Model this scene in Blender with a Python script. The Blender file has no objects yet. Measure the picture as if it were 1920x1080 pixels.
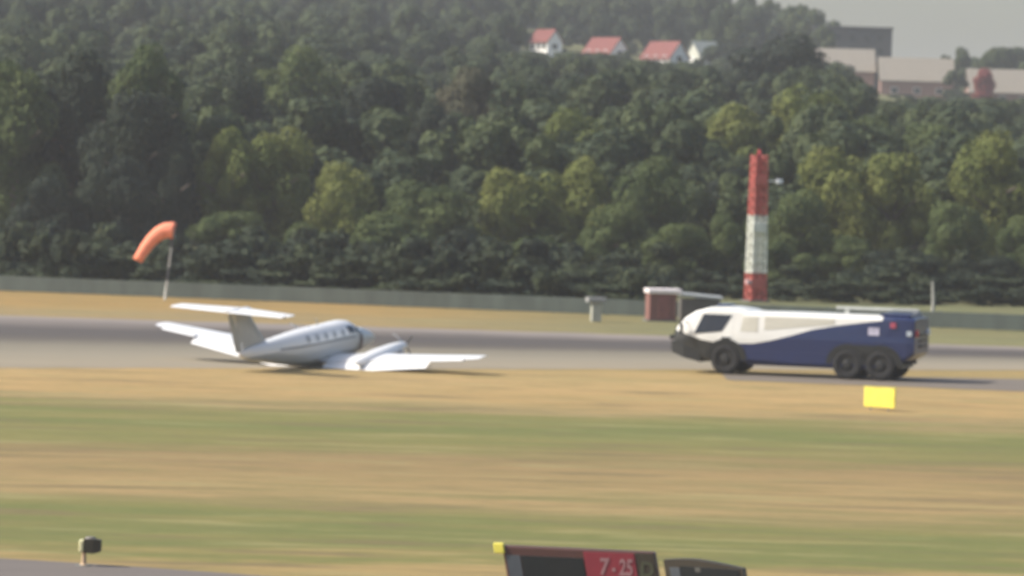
import bpy, bmesh, math, random
import numpy as np
from mathutils import Vector, Matrix, Euler

# ------------------------------------------------------------------ camera, world, sun, exposure
sc = bpy.context.scene
F = 8400.0; H = 9.8                       # focal length in photo pixels (1920 wide), camera height in metres
PITCH = math.atan(260 / F); ROLL = math.radians(1.6)
M = (Matrix.Rotation(math.pi/2 - PITCH, 3, 'X') @ Matrix.Rotation(ROLL, 3, 'Z'))
CAM = Vector((0, 0, H))
cd = bpy.data.cameras.new('camera'); cam = bpy.data.objects.new('camera', cd)
sc.collection.objects.link(cam); sc.camera = cam
cam.location = CAM; cam.rotation_euler = M.to_euler()
cd.sensor_width = 36; cd.lens = F * 36 / 1920
cd.clip_start = 0.5; cd.clip_end = 12000
cd.dof.use_dof = True; cd.dof.focus_distance = 34; cd.dof.aperture_fstop = 3.9

SUN = Vector((-0.76, -0.06, 0.66)).normalized()
w = bpy.data.worlds.new('World'); sc.world = w; w.use_nodes = True
nt = w.node_tree; bg = nt.nodes['Background']
sky = nt.nodes.new('ShaderNodeTexSky'); sky.sky_type = 'NISHITA'; sky.sun_disc = False
sky.sun_elevation = math.asin(SUN.z); sky.sun_rotation = math.atan2(SUN.x, SUN.y)
sky.dust_density = 3.0; sky.air_density = 1.0; sky.ozone_density = 1.0
nt.links.new(sky.outputs[0], bg.inputs[0]); bg.inputs[1].default_value = 0.145
sl = bpy.data.lights.new('sun', 'SUN'); so = bpy.data.objects.new('sun', sl)
sc.collection.objects.link(so); sl.energy = 4.5; sl.angle = math.radians(0.5); sl.color = (1, .95, .86)
so.rotation_euler = SUN.to_track_quat('Z', 'Y').to_euler(); so.location = (0, 0, 100)
sc.view_settings.view_transform = 'Standard'; sc.view_settings.look = 'None'
sc.view_settings.exposure = 0.33; sc.view_settings.gamma = 1.0
try:
    sc.cycles.volume_bounces = 1; sc.cycles.max_bounces = 6; sc.cycles.transparent_max_bounces = 12
except Exception: pass

# ------------------------------------------------------------------ helpers
R = random.Random(7)
col = sc.collection
def ray(px, py): return M @ Vector(((px-960)/F, (540-py)/F, -1))
def G(px, py, z=0.0):                      # where the picture point lies on the level z
    d = ray(px, py); t = (z-H)/d.z; return CAM + d*t
def at(px, py, D):                         # where the picture point lies at distance D
    d = ray(px, py); return CAM + d*(D/d.y)
def hill(x, y):
    t = np.clip((np.asarray(y, float)-335)/565, 0, 1)
    t = t + np.clip((np.asarray(y, float)-900)/600, 0, 1)*0.22
    k = np.clip(1.205-.00256*np.asarray(x, float), .9, 1.4)
    r = np.clip((np.asarray(y, float)-920)/180, 0, 1)*np.clip((84-np.asarray(x, float))/30, 0, 1)*11
    return 22.5*t*k+r

def tag(o, label=None, cat=None, group=None, kind=None):
    if label: o['label'] = label
    if cat: o['category'] = cat
    if group: o['group'] = group
    if kind: o['kind'] = kind
    return o
def empty(name, loc, rot=(0,0,0)):
    o = bpy.data.objects.new(name, None); col.objects.link(o)
    o.location = loc; o.rotation_euler = rot; o.empty_display_size = .3
    return o

class MB:
    def __init__(s): s.v = []; s.f = []; s.m = []
    def add(s, v, f, m=0):
        b = len(s.v); s.v += [tuple(p) for p in v]; s.f += [tuple(b+i for i in q) for q in f]; s.m += [m]*len(f); return s
    def box(s, a, b, m=0, bev=0.0, T=None):
        bm = bmesh.new(); bmesh.ops.create_cube(bm, size=1)
        c = [(a[i]+b[i])/2 for i in range(3)]; d = [abs(b[i]-a[i]) for i in range(3)]
        for v in bm.verts: v.co = Vector((v.co.x*d[0]+c[0], v.co.y*d[1]+c[1], v.co.z*d[2]+c[2]))
        if bev > 0: bmesh.ops.bevel(bm, geom=bm.edges[:], offset=min(bev, min(d)*.45), segments=2, affect='EDGES', profile=.5)
        if T is not None: bmesh.ops.transform(bm, matrix=T, verts=bm.verts)
        bm.verts.index_update()
        s.add([v.co for v in bm.verts], [[v.index for v in f.verts] for f in bm.faces], m); bm.free(); return s
    def tube(s, pts, rad, n=10, m=0, cap=True):
        pts = [Vector(p) for p in pts]
        if not hasattr(rad, '__len__'): rad = [rad]*len(pts)
        v = []; f = []
        for i, p in enumerate(pts):
            t = (pts[min(i+1, len(pts)-1)]-pts[max(i-1, 0)]).normalized()
            up = Vector((0,0,1)) if abs(t.z) < .95 else Vector((1,0,0))
            a = t.cross(up).normalized(); b = t.cross(a)
            for k in range(n):
                q = 2*math.pi*k/n; v.append(p + rad[i]*(math.cos(q)*a+math.sin(q)*b))
        for i in range(len(pts)-1):
            for k in range(n): f.append((i*n+k, i*n+(k+1)%n, (i+1)*n+(k+1)%n, (i+1)*n+k))
        if cap: f.append(tuple(range(n))[::-1]); f.append(tuple((len(pts)-1)*n+k for k in range(n)))
        return s.add(v, f, m)
    def loft(s, rings, m=0, cap=True, close=True):
        n = len(rings[0]); v = [p for r in rings for p in r]; f = []
        for i in range(len(rings)-1):
            for k in range(n if close else n-1): f.append((i*n+k, i*n+(k+1)%n, (i+1)*n+(k+1)%n, (i+1)*n+k))
        if cap: f.append(tuple(range(n))[::-1]); f.append(tuple((len(rings)-1)*n+k for k in range(n)))
        return s.add(v, f, m)
    def build(s, name, mats, parent=None, smooth=False, subsurf=0):
        me = bpy.data.meshes.new(name); me.from_pydata(s.v, [], s.f)
        if not isinstance(mats, (list, tuple)): mats = [mats]
        for q in mats: me.materials.append(q)
        me.polygons.foreach_set('material_index', s.m)
        bm = bmesh.new(); bm.from_mesh(me); bmesh.ops.recalc_face_normals(bm, faces=bm.faces[:]); bm.to_mesh(me); bm.free()
        if smooth: me.polygons.foreach_set('use_smooth', [True]*len(me.polygons)); 
        me.update()
        o = bpy.data.objects.new(name, me); col.objects.link(o)
        if smooth:
            try: me.set_sharp_from_angle(angle=math.radians(40))
            except Exception: pass
        if subsurf:
            md = o.modifiers.new('s', 'SUBSURF'); md.levels = subsurf; md.render_levels = subsurf
        if parent: o.parent = parent
        return o

def mat(name, c, rough=.6, metal=0.0, var=.12, scale=3.0, bump=0.0, coat=0.0, spec=.5, stretch=(1,1,1)):
    m = bpy.data.materials.new(name); m.use_nodes = True; t = m.node_tree; b = t.nodes['Principled BSDF']
    b.inputs['Roughness'].default_value = rough; b.inputs['Metallic'].default_value = metal
    b.inputs['Coat Weight'].default_value = coat; b.inputs['Specular IOR Level'].default_value = spec
    tc = t.nodes.new('ShaderNodeTexCoord'); mp = t.nodes.new('ShaderNodeMapping'); mp.inputs['Scale'].default_value = stretch
    nz = t.nodes.new('ShaderNodeTexNoise'); nz.inputs['Scale'].default_value = scale; nz.inputs['Detail'].default_value = 5
    t.links.new(tc.outputs['Object'], mp.inputs[0]); t.links.new(mp.outputs[0], nz.inputs[0])
    mr = t.nodes.new('ShaderNodeMapRange'); mr.inputs[1].default_value = .3; mr.inputs[2].default_value = .7
    mr.inputs[3].default_value = 1-var; mr.inputs[4].default_value = 1+var
    t.links.new(nz.outputs[0], mr.inputs[0])
    mx = t.nodes.new('ShaderNodeVectorMath'); mx.operation = 'SCALE'; mx.inputs[0].default_value = c[:3]
    t.links.new(mr.outputs[0], mx.inputs['Scale']); t.links.new(mx.outputs[0], b.inputs['Base Color'])
    if bump:
        bp = t.nodes.new('ShaderNodeBump'); bp.inputs['Strength'].default_value = bump; bp.inputs['Distance'].default_value = .05
        t.links.new(nz.outputs[0], bp.inputs['Height']); t.links.new(bp.outputs[0], b.inputs['Normal'])
    return m

def ramp(t, stops, interp='LINEAR'):
    r = t.nodes.new('ShaderNodeValToRGB'); e = r.color_ramp; e.interpolation = interp
    while len(e.elements) > 1: e.elements.remove(e.elements[-1])
    e.elements[0].position = stops[0][0]; e.elements[0].color = (*stops[0][1], 1)
    for p, c in stops[1:]:
        q = e.elements.new(p); q.color = (*c, 1)
    return r
def noise(t, vec, scale, detail=4, rough=.55, sx=1, sy=1, sz=1):
    mp = t.nodes.new('ShaderNodeMapping'); mp.inputs['Scale'].default_value = (sx, sy, sz)
    n = t.nodes.new('ShaderNodeTexNoise'); n.inputs['Scale'].default_value = scale; n.inputs['Detail'].default_value = detail; n.inputs['Roughness'].default_value = rough
    t.links.new(vec, mp.inputs[0]); t.links.new(mp.outputs[0], n.inputs[0]); return n.outputs[0]
def math_(t, op, a, b=0.0, c=0.0):
    n = t.nodes.new('ShaderNodeMath'); n.operation = op
    for i, q in enumerate((a, b, c)):
        if hasattr(q, 'links'): t.links.new(q, n.inputs[i])
        else: n.inputs[i].default_value = q
    return n.outputs[0]
def mix(t, fac, a, b):
    n = t.nodes.new('ShaderNodeMix'); n.data_type = 'RGBA'
    for s_, q in ((0, fac), (6, a), (7, b)):
        if hasattr(q, 'links'): t.links.new(q, n.inputs[s_])
        else: n.inputs[s_].default_value = q if s_ == 0 else (*q, 1)
    return n.outputs[2]

# ------------------------------------------------------------------ ground
def ground_material():
    m = bpy.data.materials.new('mown dry grass'); m.use_nodes = True; t = m.node_tree; b = t.nodes['Principled BSDF']
    b.inputs['Roughness'].default_value = .95; b.inputs['Specular IOR Level'].default_value = .1
    tc = t.nodes.new('ShaderNodeTexCoord'); P = tc.outputs['Object']
    sp = t.nodes.new('ShaderNodeSeparateXYZ'); t.links.new(P, sp.inputs[0])
    big = noise(t, P, 1, 5, .68, .05, .2)             # mowing bands run along the runway
    y = math_(t, 'ADD', sp.outputs[1], math_(t, 'MULTIPLY', math_(t, 'SUBTRACT', big, .5), 34.0))
    u = math_(t, 'DIVIDE', math_(t, 'SUBTRACT', y, 90.0), 260.0)
    tan = (.30, .22, .095); tan2 = (.37, .25, .11); ol = (.185, .172, .062); gr = (.135, .152, .052); br = (.25, .185, .095)
    def Y(v): return (v-90)/260.0
    r = ramp(t, [(Y(98), tan), (Y(106), tan), (Y(109), ol), (Y(113), gr), (Y(117), ol), (Y(122), (.21,.175,.075)), (Y(127), (.30,.215,.10)), (Y(132), (.27,.195,.09)),
                 (Y(138), (.265,.185,.088)), (Y(143), (.215,.165,.075)), (Y(148), ol), (Y(156), gr), (Y(163), ol), (Y(168), (.26,.20,.095)), (Y(176), tan2), (Y(190), (.38,.265,.12)), (Y(205), tan),
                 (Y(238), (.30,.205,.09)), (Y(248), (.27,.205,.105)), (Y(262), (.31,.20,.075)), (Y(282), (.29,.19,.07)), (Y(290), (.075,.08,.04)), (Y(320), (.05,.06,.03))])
    t.links.new(u, r.inputs[0])
    n2 = noise(t, P, 1, 5, .68, .22, .9); n3 = noise(t, P, 1, 6, .7, 1.5, 5); n4 = noise(t, P, 1, 3, .5, .05, .03)
    c1 = mix(t, math_(t, 'MULTIPLY', math_(t, 'SMOOTH_MIN', math_(t, 'MAXIMUM', math_(t, 'MULTIPLY', math_(t, 'SUBTRACT', n2, .47), 5.0), 0.0), 1.0, .1), .62), r.outputs[0], (.155, .145, .06))
    c2 = mix(t, math_(t, 'MULTIPLY', math_(t, 'MAXIMUM', math_(t, 'MULTIPLY', math_(t, 'SUBTRACT', .44, n2), 4.0), 0.0), .45), c1, (.37, .25, .125))
    # greener to the right in the far field, oranger to the left
    gx = math_(t, 'MULTIPLY', math_(t, 'GREATER_THAN', sp.outputs[1], 235.0), math_(t, 'MINIMUM', math_(t, 'MAXIMUM', math_(t, 'MULTIPLY', math_(t, 'ADD', sp.outputs[0], 8.0), .05), 0.0), .85))
    c3 = mix(t, gx, c2, (.15, .155, .075))
    n5 = noise(t, P, 1, 4, .7, .10, .45)
    c3 = mix(t, math_(t, 'MINIMUM', math_(t, 'MULTIPLY', math_(t, 'MAXIMUM', math_(t, 'SUBTRACT', n5, .54), 0.0), 6.0), .6), c3, (.165, .125, .07))
    c3 = mix(t, math_(t, 'MINIMUM', math_(t, 'MULTIPLY', math_(t, 'MAXIMUM', math_(t, 'SUBTRACT', .45, n5), 0.0), 6.0), .5), c3, (.27, .24, .11))
    k = math_(t, 'ADD', .72, math_(t, 'MULTIPLY', n3, .56))
    sc_ = t.nodes.new('ShaderNodeVectorMath'); sc_.operation = 'SCALE'; t.links.new(c3, sc_.inputs[0]); t.links.new(k, sc_.inputs['Scale'])
    t.links.new(sc_.outputs[0], b.inputs['Base Color'])
    bp = t.nodes.new('ShaderNodeBump'); bp.inputs['Strength'].default_value = .5; bp.inputs['Distance'].default_value = .12
    t.links.new(n3, bp.inputs['Height']); t.links.new(bp.outputs[0], b.inputs['Normal'])
    return m
GM = ground_material()

def sheet(name, xs, ys, zf, m):
    X, Yy = np.meshgrid(xs, ys); Z = zf(X, Yy)
    v = np.stack([X, Yy, Z], -1).reshape(-1, 3); nx, ny = len(xs), len(ys)
    f = [(j*nx+i, j*nx+i+1, (j+1)*nx+i+1, (j+1)*nx+i) for j in range(ny-1) for i in range(nx-1)]
    me = bpy.data.meshes.new(name); me.from_pydata(v.tolist(), [], f); me.materials.append(m)
    me.polygons.foreach_set('use_smooth', [True]*len(f))
    o = bpy.data.objects.new(name, me); col.objects.link(o); return o
ys = np.concatenate([[-60, 0, 60, 90], np.arange(100, 320, 5), np.arange(320, 1500, 12), np.arange(1500, 4001, 250)])
ground = sheet('ground', np.concatenate([np.arange(-1800, -200, 100), np.arange(-200, 200, 10), np.arange(200, 1801, 100)]), ys, hill, GM)
tag(ground, 'dry and green mown airfield grass rising to a wooded slope', kind='structure')

def asphalt(name, base, bands=False):
    m = bpy.data.materials.new(name); m.use_nodes = True; t = m.node_tree; b = t.nodes['Principled BSDF']
    b.inputs['Roughness'].default_value = .85; b.inputs['Specular IOR Level'].default_value = .2
    tc = t.nodes.new('ShaderNodeTexCoord'); P = tc.outputs['Object']
    c = base
    n = noise(t, P, 1, 5, .65, .06, .5); n2 = noise(t, P, 1, 6, .7, 1.2, 4)
    if bands:                               # rubber-darkened centre, paler shoulders: real wear that runs along the runway
        uv = t.nodes.new('ShaderNodeUVMap'); sp = t.nodes.new('ShaderNodeSeparateXYZ'); t.links.new(uv.outputs[0], sp.inputs[0])
        vv = math_(t, 'ADD', sp.outputs[1], math_(t, 'MULTIPLY', math_(t, 'SUBTRACT', n, .5), .28))
        r = ramp(t, [(0.0, (.25,.21,.15)), (.10, (.265,.225,.16)), (.25, (.235,.205,.15)), (.42, (.175,.155,.115)), (.52, (.10,.086,.070)), (.62, (.078,.068,.062)), (.78, (.088,.076,.068)), (.84, (.15,.128,.112)), (.93, (.215,.185,.165)), (1.0, (.23,.195,.16))])
        t.links.new(vv, r.inputs[0]); c = r.outputs[0]
    k = math_(t, 'ADD', .72, math_(t, 'ADD', math_(t, 'MULTIPLY', n, .35), math_(t, 'MULTIPLY', n2, .2)))
    s_ = t.nodes.new('ShaderNodeVectorMath'); s_.operation = 'SCALE'
    if hasattr(c, 'links'): t.links.new(c, s_.inputs[0])
    else: s_.inputs[0].default_value = c
    t.links.new(k, s_.inputs['Scale']); t.links.new(s_.outputs[0], b.inputs['Base Color'])
    bp = t.nodes.new('ShaderNodeBump'); bp.inputs['Strength'].default_value = .2; bp.inputs['Distance'].default_value = .02
    t.links.new(n2, bp.inputs['Height']); t.links.new(bp.outputs[0], b.inputs['Normal']); return m

def strip(name, near, far, z, m, x0=-400, x1=500, n=900, wob=0.12):
    """a paved strip between two world lines (near edge, far edge)"""
    if n == 900: wob = .3
    (ax, ay), (bx, by) = near; (cx, cy), (dx, dy) = far
    me = bpy.data.meshes.new(name); v = []; f = []; uv = []
    rr = random.Random(3)
    for i in range(n+1):
        x = x0+(x1-x0)*i/n
        v.append((x, ay+(by-ay)*(x-ax)/(bx-ax)+rr.uniform(-wob, wob), z)); v.append((x, cy+(dy-cy)*(x-cx)/(dx-cx)+rr.uniform(-wob, wob), z))
    for i in range(n): f.append((2*i, 2*i+2, 2*i+3, 2*i+1))
    me.from_pydata(v, [], f); me.materials.append(m); ul = me.uv_layers.new(name='UVMap')
    for p in me.polygons:
        for li, vi in zip(p.loop_indices, p.vertices): ul.data[li].uv = (v[vi][0]/50, float(vi % 2))
    o = bpy.data.objects.new(name, me); col.objects.link(o); return o
def xy(p): return (p.x, p.y)
RW = asphalt('worn runway asphalt', (.2,.18,.15), True)
n1, n2_ = G(0, 690), G(1920, 694); f1, f2 = G(0, 591), G(1900, 650)
runway = strip('runway', (xy(n1), xy(n2_)), (xy(f1), xy(f2)), .006, RW)
tag(runway, kind='structure')
TX = asphalt('grey taxiway asphalt', (.15,.13,.115))
e1, e2 = G(0, 1047), G(480, 1079)
tw = strip('taxiway', ((-80, 60), (80, 55)), (xy(e1), xy(e2)), .008, TX, -90, 25, 40)
tag(tw, kind='structure')
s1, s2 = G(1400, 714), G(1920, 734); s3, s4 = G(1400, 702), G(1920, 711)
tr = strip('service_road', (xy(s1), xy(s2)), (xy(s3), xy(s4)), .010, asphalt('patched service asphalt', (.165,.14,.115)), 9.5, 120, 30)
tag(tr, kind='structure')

# ------------------------------------------------------------------ trees
def leaf_material(name, c, c2, sat=1.0):
    m = bpy.data.materials.new(name); m.use_nodes = True; t = m.node_tree; b = t.nodes['Principled BSDF']
    b.inputs['Roughness'].default_value = .75; b.inputs['Specular IOR Level'].default_value = .2
    at_ = t.nodes.new('ShaderNodeAttribute'); at_.attribute_name = 'tint'
    g = t.nodes.new('ShaderNodeNewGeometry'); nz = noise(t, g.outputs['Position'], .22, 3, .6)
    cm = mix(t, math_(t, 'MINIMUM', math_(t, 'MAXIMUM', math_(t, 'MULTIPLY', math_(t, 'SUBTRACT', nz, .38), 4.0), 0.0), 1.0), c, c2)
    k = math_(t, 'ADD', .85, math_(t, 'MULTIPLY', at_.outputs['Fac'], .3))
    s_ = t.nodes.new('ShaderNodeVectorMath'); s_.operation = 'SCALE'; t.links.new(cm, s_.inputs[0]); t.links.new(k, s_.inputs['Scale'])
    t.links.new(s_.outputs[0], b.inputs['Base Color'])
    tr_ = t.nodes.new('ShaderNodeBsdfTranslucent'); t.links.new(s_.outputs[0], tr_.inputs[0])
    ms = t.nodes.new('ShaderNodeMixShader'); ms.inputs[0].default_value = .22
    out = t.nodes['Material Output']; t.links.new(b.outputs[0], ms.inputs[1]); t.links.new(tr_.outputs[0], ms.inputs[2]); t.links.new(ms.outputs[0], out.inputs[0])
    return m
LEAF = {'dark': leaf_material('shaded green foliage', (.019,.029,.020), (.032,.045,.025)),  # near-black tone carries the shade of the shadowed tree masses
        'mid': leaf_material('mid green foliage', (.066,.094,.032), (.098,.124,.040)),
        'yellow': leaf_material('yellow green foliage', (.118,.146,.038), (.165,.178,.046)),
        'brown': leaf_material('brownish green foliage', (.075,.078,.045), (.10,.09,.052)),
        'red': leaf_material('copper red foliage', (.24,.06,.06), (.28,.08,.07))}
BARK = mat('grey brown bark', (.11,.085,.065), .9, var=.3, scale=6, bump=.5)

def crown_arrays(seed, nl, nq, q, shape=1.0):
    """leaf quads on lumps filling a unit crown (x,y in -1..1, z in 0..1)"""
    rg = np.random.default_rng(seed); L = []
    for i in range(nl):
        z = rg.random()**.8; a = rg.random()*2*np.pi
        prof = np.sqrt(max(0, 1-((z-.42)/.62)**2)) if shape > .5 else (1-z)**.6
        r = prof*np.sqrt(rg.random())*.85
        L.append((np.cos(a)*r, np.sin(a)*r, .08+z*.80, .20+.26*rg.random()))
    L = np.array(L); area = L[:, 3]**2; cnt = np.maximum(1, (nq*area/area.sum())).astype(int)
    C = []; N = []
    for (x, y, z, r), c in zip(L, cnt):
        d = rg.normal(size=(c, 3)); d /= np.linalg.norm(d, axis=1)[:, None]
        # second-level bumps on each lump
        b = rg.normal(size=(7, 3)); b /= np.linalg.norm(b, axis=1)[:, None]
        w_ = np.max(d@b.T, axis=1); rad = r*(.72+.33*np.clip(w_, 0, 1)**3+.06*rg.normal(size=c))
        p = np.stack([x+d[:, 0]*rad, y+d[:, 1]*rad, z+d[:, 2]*rad*.40], 1); C.append(p); N.append(d)
    C = np.concatenate(C); N = np.concatenate(N); C[:, 2] = np.clip(C[:, 2], .0, 1.05)
    N = N+rg.normal(size=N.shape)*.38; N /= np.linalg.norm(N, axis=1)[:, None]
    A = np.cross(N, rg.normal(size=N.shape)); A /= np.linalg.norm(A, axis=1)[:, None]; B = np.cross(N, A)
    s_ = q*(.6+.8*rg.random((len(C), 1)))
    Z = np.array([1, 1, .42])
    return C, A*s_*Z, B*s_*.8*Z, rg.random(len(C))
def quads_to_mesh(name, C, A, B, tint, m):
    n = len(C); V = np.stack([C-A-B, C+A-B*.6, C+A*.9+B, C-A*.7+B*.9], 1).reshape(-1, 3).astype(np.float32)
    me = bpy.data.meshes.new(name); me.vertices.add(4*n); me.vertices.foreach_set('co', V.ravel())
    me.loops.add(4*n); me.loops.foreach_set('vertex_index', np.arange(4*n, dtype=np.int32))
    me.polygons.add(n); me.polygons.foreach_set('loop_start', np.arange(0, 4*n, 4, dtype=np.int32)); me.polygons.foreach_set('loop_total', np.full(n, 4, dtype=np.int32))
    a = me.attributes.new('tint', 'FLOAT', 'FACE'); a.data.foreach_set('value', tint.astype(np.float32))
    me.materials.append(m); me.update(calc_edges=True); return me
CROWN = {}
def crown_mesh(kind, var):
    k = (kind, var)
    if k not in CROWN:      # unit crown about 1 wide half-width; real size comes from object scale (mean half-width 4 m)
        C, A, B, t_ = crown_arrays(100+var*7, 34+var*4, 20000, .028)
        CROWN[k] = quads_to_mesh('crown', C, A, B, t_, LEAF[kind])
    return CROWN[k]
TR = MB(); TR.tube([(0,0,0),(.02,.01,.25),(-.02,.03,.5),(.03,0,.8)], [.055,.042,.032,.012], 8)
for a in range(6):
    q = a*1.05; z0 = .22+.07*a; TR.tube([(0,0,z0),(math.cos(q)*.16,math.sin(q)*.16,z0+.1),(math.cos(q)*.36,math.sin(q)*.36,z0+.17)], [.02,.013,.005], 6)
trunk_o = TR.build('trunk', BARK, smooth=True); trunk_me = trunk_o.data; bpy.data.objects.remove(trunk_o)
tcount = 0
def tree(px, top, D, wpx, kind, label, group=None, name='broadleaf_tree', cat='tree', low=.0):
    global tcount
    p = at(px, top, D); zg = float(hill(p.x, D)); h = (p.z-zg)
    e = empty(name, (p.x, D, zg-.05)); hw = wpx*D/F
    c = bpy.data.objects.new('crown', crown_mesh(kind, tcount % 5)); col.objects.link(c); c.parent = e
    c.location = (0, 0, h*low); c.scale = (hw, hw*.9, h*(1-low)); c.rotation_euler = (0, 0, tcount*1.7)
    t_ = bpy.data.objects.new('trunk', trunk_me); col.objects.link(t_); t_.parent = e; t_.scale = (h*.8, h*.8, h*.9)
    tag(e, label, cat, group); tcount += 1; return e
T = [ # px, top, D, half width px, kind, label
 (35, 120, 342, 95, 'mid', 'tall green tree at the far left edge above the grey fence'),
 (150, 95, 346, 120, 'dark', 'tall dark broad tree just right of the leftmost tree'),
 (285, 75, 350, 90, 'mid', 'tall tree with lighter green head above the dark gap over the windsock'),
 (90, 330, 330, 80, 'dark', 'lower dark tree at left, below the tallest crowns'),
 (225, 300, 332, 95, 'dark', 'very dark tree directly behind and left of the windsock'),
 (255, 175, 338, 115, 'dark', 'huge near black tree mass rising above and behind the windsock'),
 (325, 260, 336, 55, 'dark', 'narrow black green tree right behind the windsock pole'),
 (425, 232, 338, 68, 'yellow', 'bright yellow green tree whose edge meets the black shadow right of the windsock'),
 (525, 245, 340, 85, 'yellow', 'yellow green rounded tree above the airplane tail'),
 (640, 312, 334, 75, 'yellow', 'yellow green tree with small pointed head above the airplane fuselage'),
 (440, 398, 324, 90, 'mid', 'olive bushy tree low behind the airplane tailplane'),
 (590, 420, 322, 70, 'mid', 'small olive tree low between the tailplane and the rounded dark bush'),
 (735, 395, 320, 100, 'mid', 'round dome shaped tree behind the airplane nose'),
 (800, 345, 332, 100, 'mid', 'spreading olive tree above the round dome tree'),
 (870, 430, 318, 70, 'dark', 'dark low tree right of the round dome tree'),
 (960, 318, 334, 80, 'yellow', 'yellow green tree above the pale cabinet, left one of two'),
 (1080, 300, 336, 95, 'yellow', 'wide yellow green tree right of the one above the pale cabinet'),
 (1010, 440, 320, 85, 'mid', 'olive low tree behind the pale cabinet'),
 (1160, 380, 324, 80, 'mid', 'mid green tree above the red hut'),
 (1230, 300, 340, 90, 'mid', 'mid green tree between the wide yellow green tree and the mast'),
 (1265, 420, 319, 75, 'mid', 'low olive bush shaped tree right behind the red hut roof'),
 (1350, 400, 322, 62, 'mid', 'low tree just left of the red and white mast'),
 (1370, 310, 352, 80, 'dark', 'shadowy dark tree behind the top of the mast'),
 (1500, 360, 328, 80, 'mid', 'olive tree just right of the red and white mast'),
 (1560, 285, 340, 95, 'yellow', 'yellow green tree above the truck middle'),
 (1680, 290, 341, 90, 'yellow', 'yellow green tree above the truck rear'),
 (1470, 450, 319, 70, 'mid', 'low bushy tree behind the truck roof'),
 (1600, 440, 326, 75, 'mid', 'drooping olive tree above the truck rear deck'),
 (1690, 470, 322, 90, 'dark', 'black green tree behind the truck tail'),
 (1860, 255, 346, 90, 'yellow', 'light green domed tree near the right edge'),
 (1790, 380, 334, 70, 'mid', 'mid green tree below the domed tree near the right edge'),
 (1850, 480, 320, 85, 'dark', 'dark low tree in the lower right corner of the wood'),
 (1915, 400, 328, 60, 'mid', 'olive tree cut by the right edge of the photo'),
 (430, 130, 410, 95, 'dark', 'dark tree on the slope above the bright yellow green tree'),
 (560, 95, 430, 105, 'mid', 'tall dull green tree on the slope, upper left of centre'),
 (690, 150, 400, 100, 'dark', 'dark shadowed tree on the slope above the pointed yellow green tree'),
 (810, 190, 392, 80, 'dark', 'blackish tree on the slope between two taller dull ones'),
 (880, 120, 420, 90, 'brown', 'brownish green tree on the slope just left of the houses'),
 (970, 230, 384, 80, 'dark', 'dark green tree on the slope beneath the first white house'),
 (1075, 212, 380, 85, 'yellow', 'yellow green dome on the slope below the middle red roof'),
 (1180, 245, 378, 90, 'brown', 'brownish green tree on the slope below the large red roof'),
 (1300, 230, 396, 80, 'mid', 'mid green tree on the slope left of the wide light dome'),
 (1390, 190, 405, 85, 'yellow', 'light green tree under the big dark dome, left one of two'),
 (1520, 168, 408, 95, 'yellow', 'light green tree under the big dark dome, right one of two'),
 (1630, 225, 398, 85, 'mid', 'mid green tree on the slope below the tan roofs'),
 (1750, 235, 404, 90, 'mid', 'grey green tree on the slope below the middle tan roof'),
 (1445, 70, 560, 135, 'dark', 'big dark domed tree standing before the leftmost tan roof'),
]
for a in T: tree(*a, group='trees of the wood beyond the fence')

def woodland():
    rg = np.random.default_rng(11); C_, A_, B_, T_ = [], [], [], []
    protos = [crown_arrays(300+i, 12, 3400, .052) for i in range(6)]; n = 0
    spots = []
    for D in list(np.arange(352, 700, 17))+list(np.arange(700, 1260, 30)):
        for px in np.arange(-170, 2100, 95 if D < 700 else 70):
            px_ = px+rg.uniform(-40, 40); d = D+rg.uniform(-8, 8)
            hw = rg.uniform(3.6, 6.0); hgt = rg.uniform(8, 13)
            x = (px_-960)/F*d; zg = float(hill(x, d)); yh = 280+.028*(px_-960)
            def topy(h): return yh-(zg+h-H)*F/d
            wp = hw*F/d*.8
            lim = -400
            def inr(a, b): return px_+wp > a and px_-wp < b
            if d < 905:
                if inr(985, 1090): lim = 91
                elif inr(1090, 1190): lim = 106
                elif inr(1190, 1310): lim = 134
                if inr(1525, 2200): lim = 176 if d < 890 else 160
                if inr(1310, 1525): lim = 110
            else:
                if inr(1655, 1735): lim = 112
                elif inr(1735, 2200): lim = 79; hgt += 4
                else: hgt += 4
            while hgt > 3 and topy(hgt) < lim: hgt -= .7
            if hgt <= 3.5: continue
            if d > 870 and d < 945 and (inr(1000, 1300) or inr(1560, 2000)): continue
            spots.append((x, d, zg, hw*(.6+.4*hgt/12), hgt))
    for px_, ty in ((1000, 96), (1048, 84), (1085, 108), (1112, 112), (1172, 92), (1200, 128), (1222, 136), (1286, 118), (1318, 100), (1345, 84), (1625, 168), (1690, 176), (1795, 130), (1800, 165)):
        p = at(px_, ty, 872); zg = float(hill(p.x, 872)); spots.append((p.x, 872.0, zg, rg.uniform(2.4, 3.6), p.z-zg+.3))
    for x, y, zg, hw, h in spots:
        C, A, B, t_ = protos[n % 6]; n += 1; a = rg.random()*6.28
        Rm = np.array([[np.cos(a), -np.sin(a), 0], [np.sin(a), np.cos(a), 0], [0, 0, 1]]); S = np.array([hw, hw, h])
        C_.append((C@Rm.T)*S+np.array([x, y, zg-.3])); A_.append((A@Rm.T)*S); B_.append((B@Rm.T)*S); T_.append(np.clip(t_*.5+rg.random()*.9-.2, -.3, 1.2))
    me = quads_to_mesh('woodland', np.concatenate(C_), np.concatenate(A_), np.concatenate(B_), np.concatenate(T_), LEAF['wood'])
    o = bpy.data.objects.new('woodland', me); col.objects.link(o)
    tag(o, 'dense dull green wood covering the hillside behind the nearer trees', 'woodland', kind='stuff')
    print('woodland trees', n)
LEAF['wood'] = leaf_material('hillside foliage', (.036,.054,.028), (.075,.096,.038))
woodland()
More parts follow.
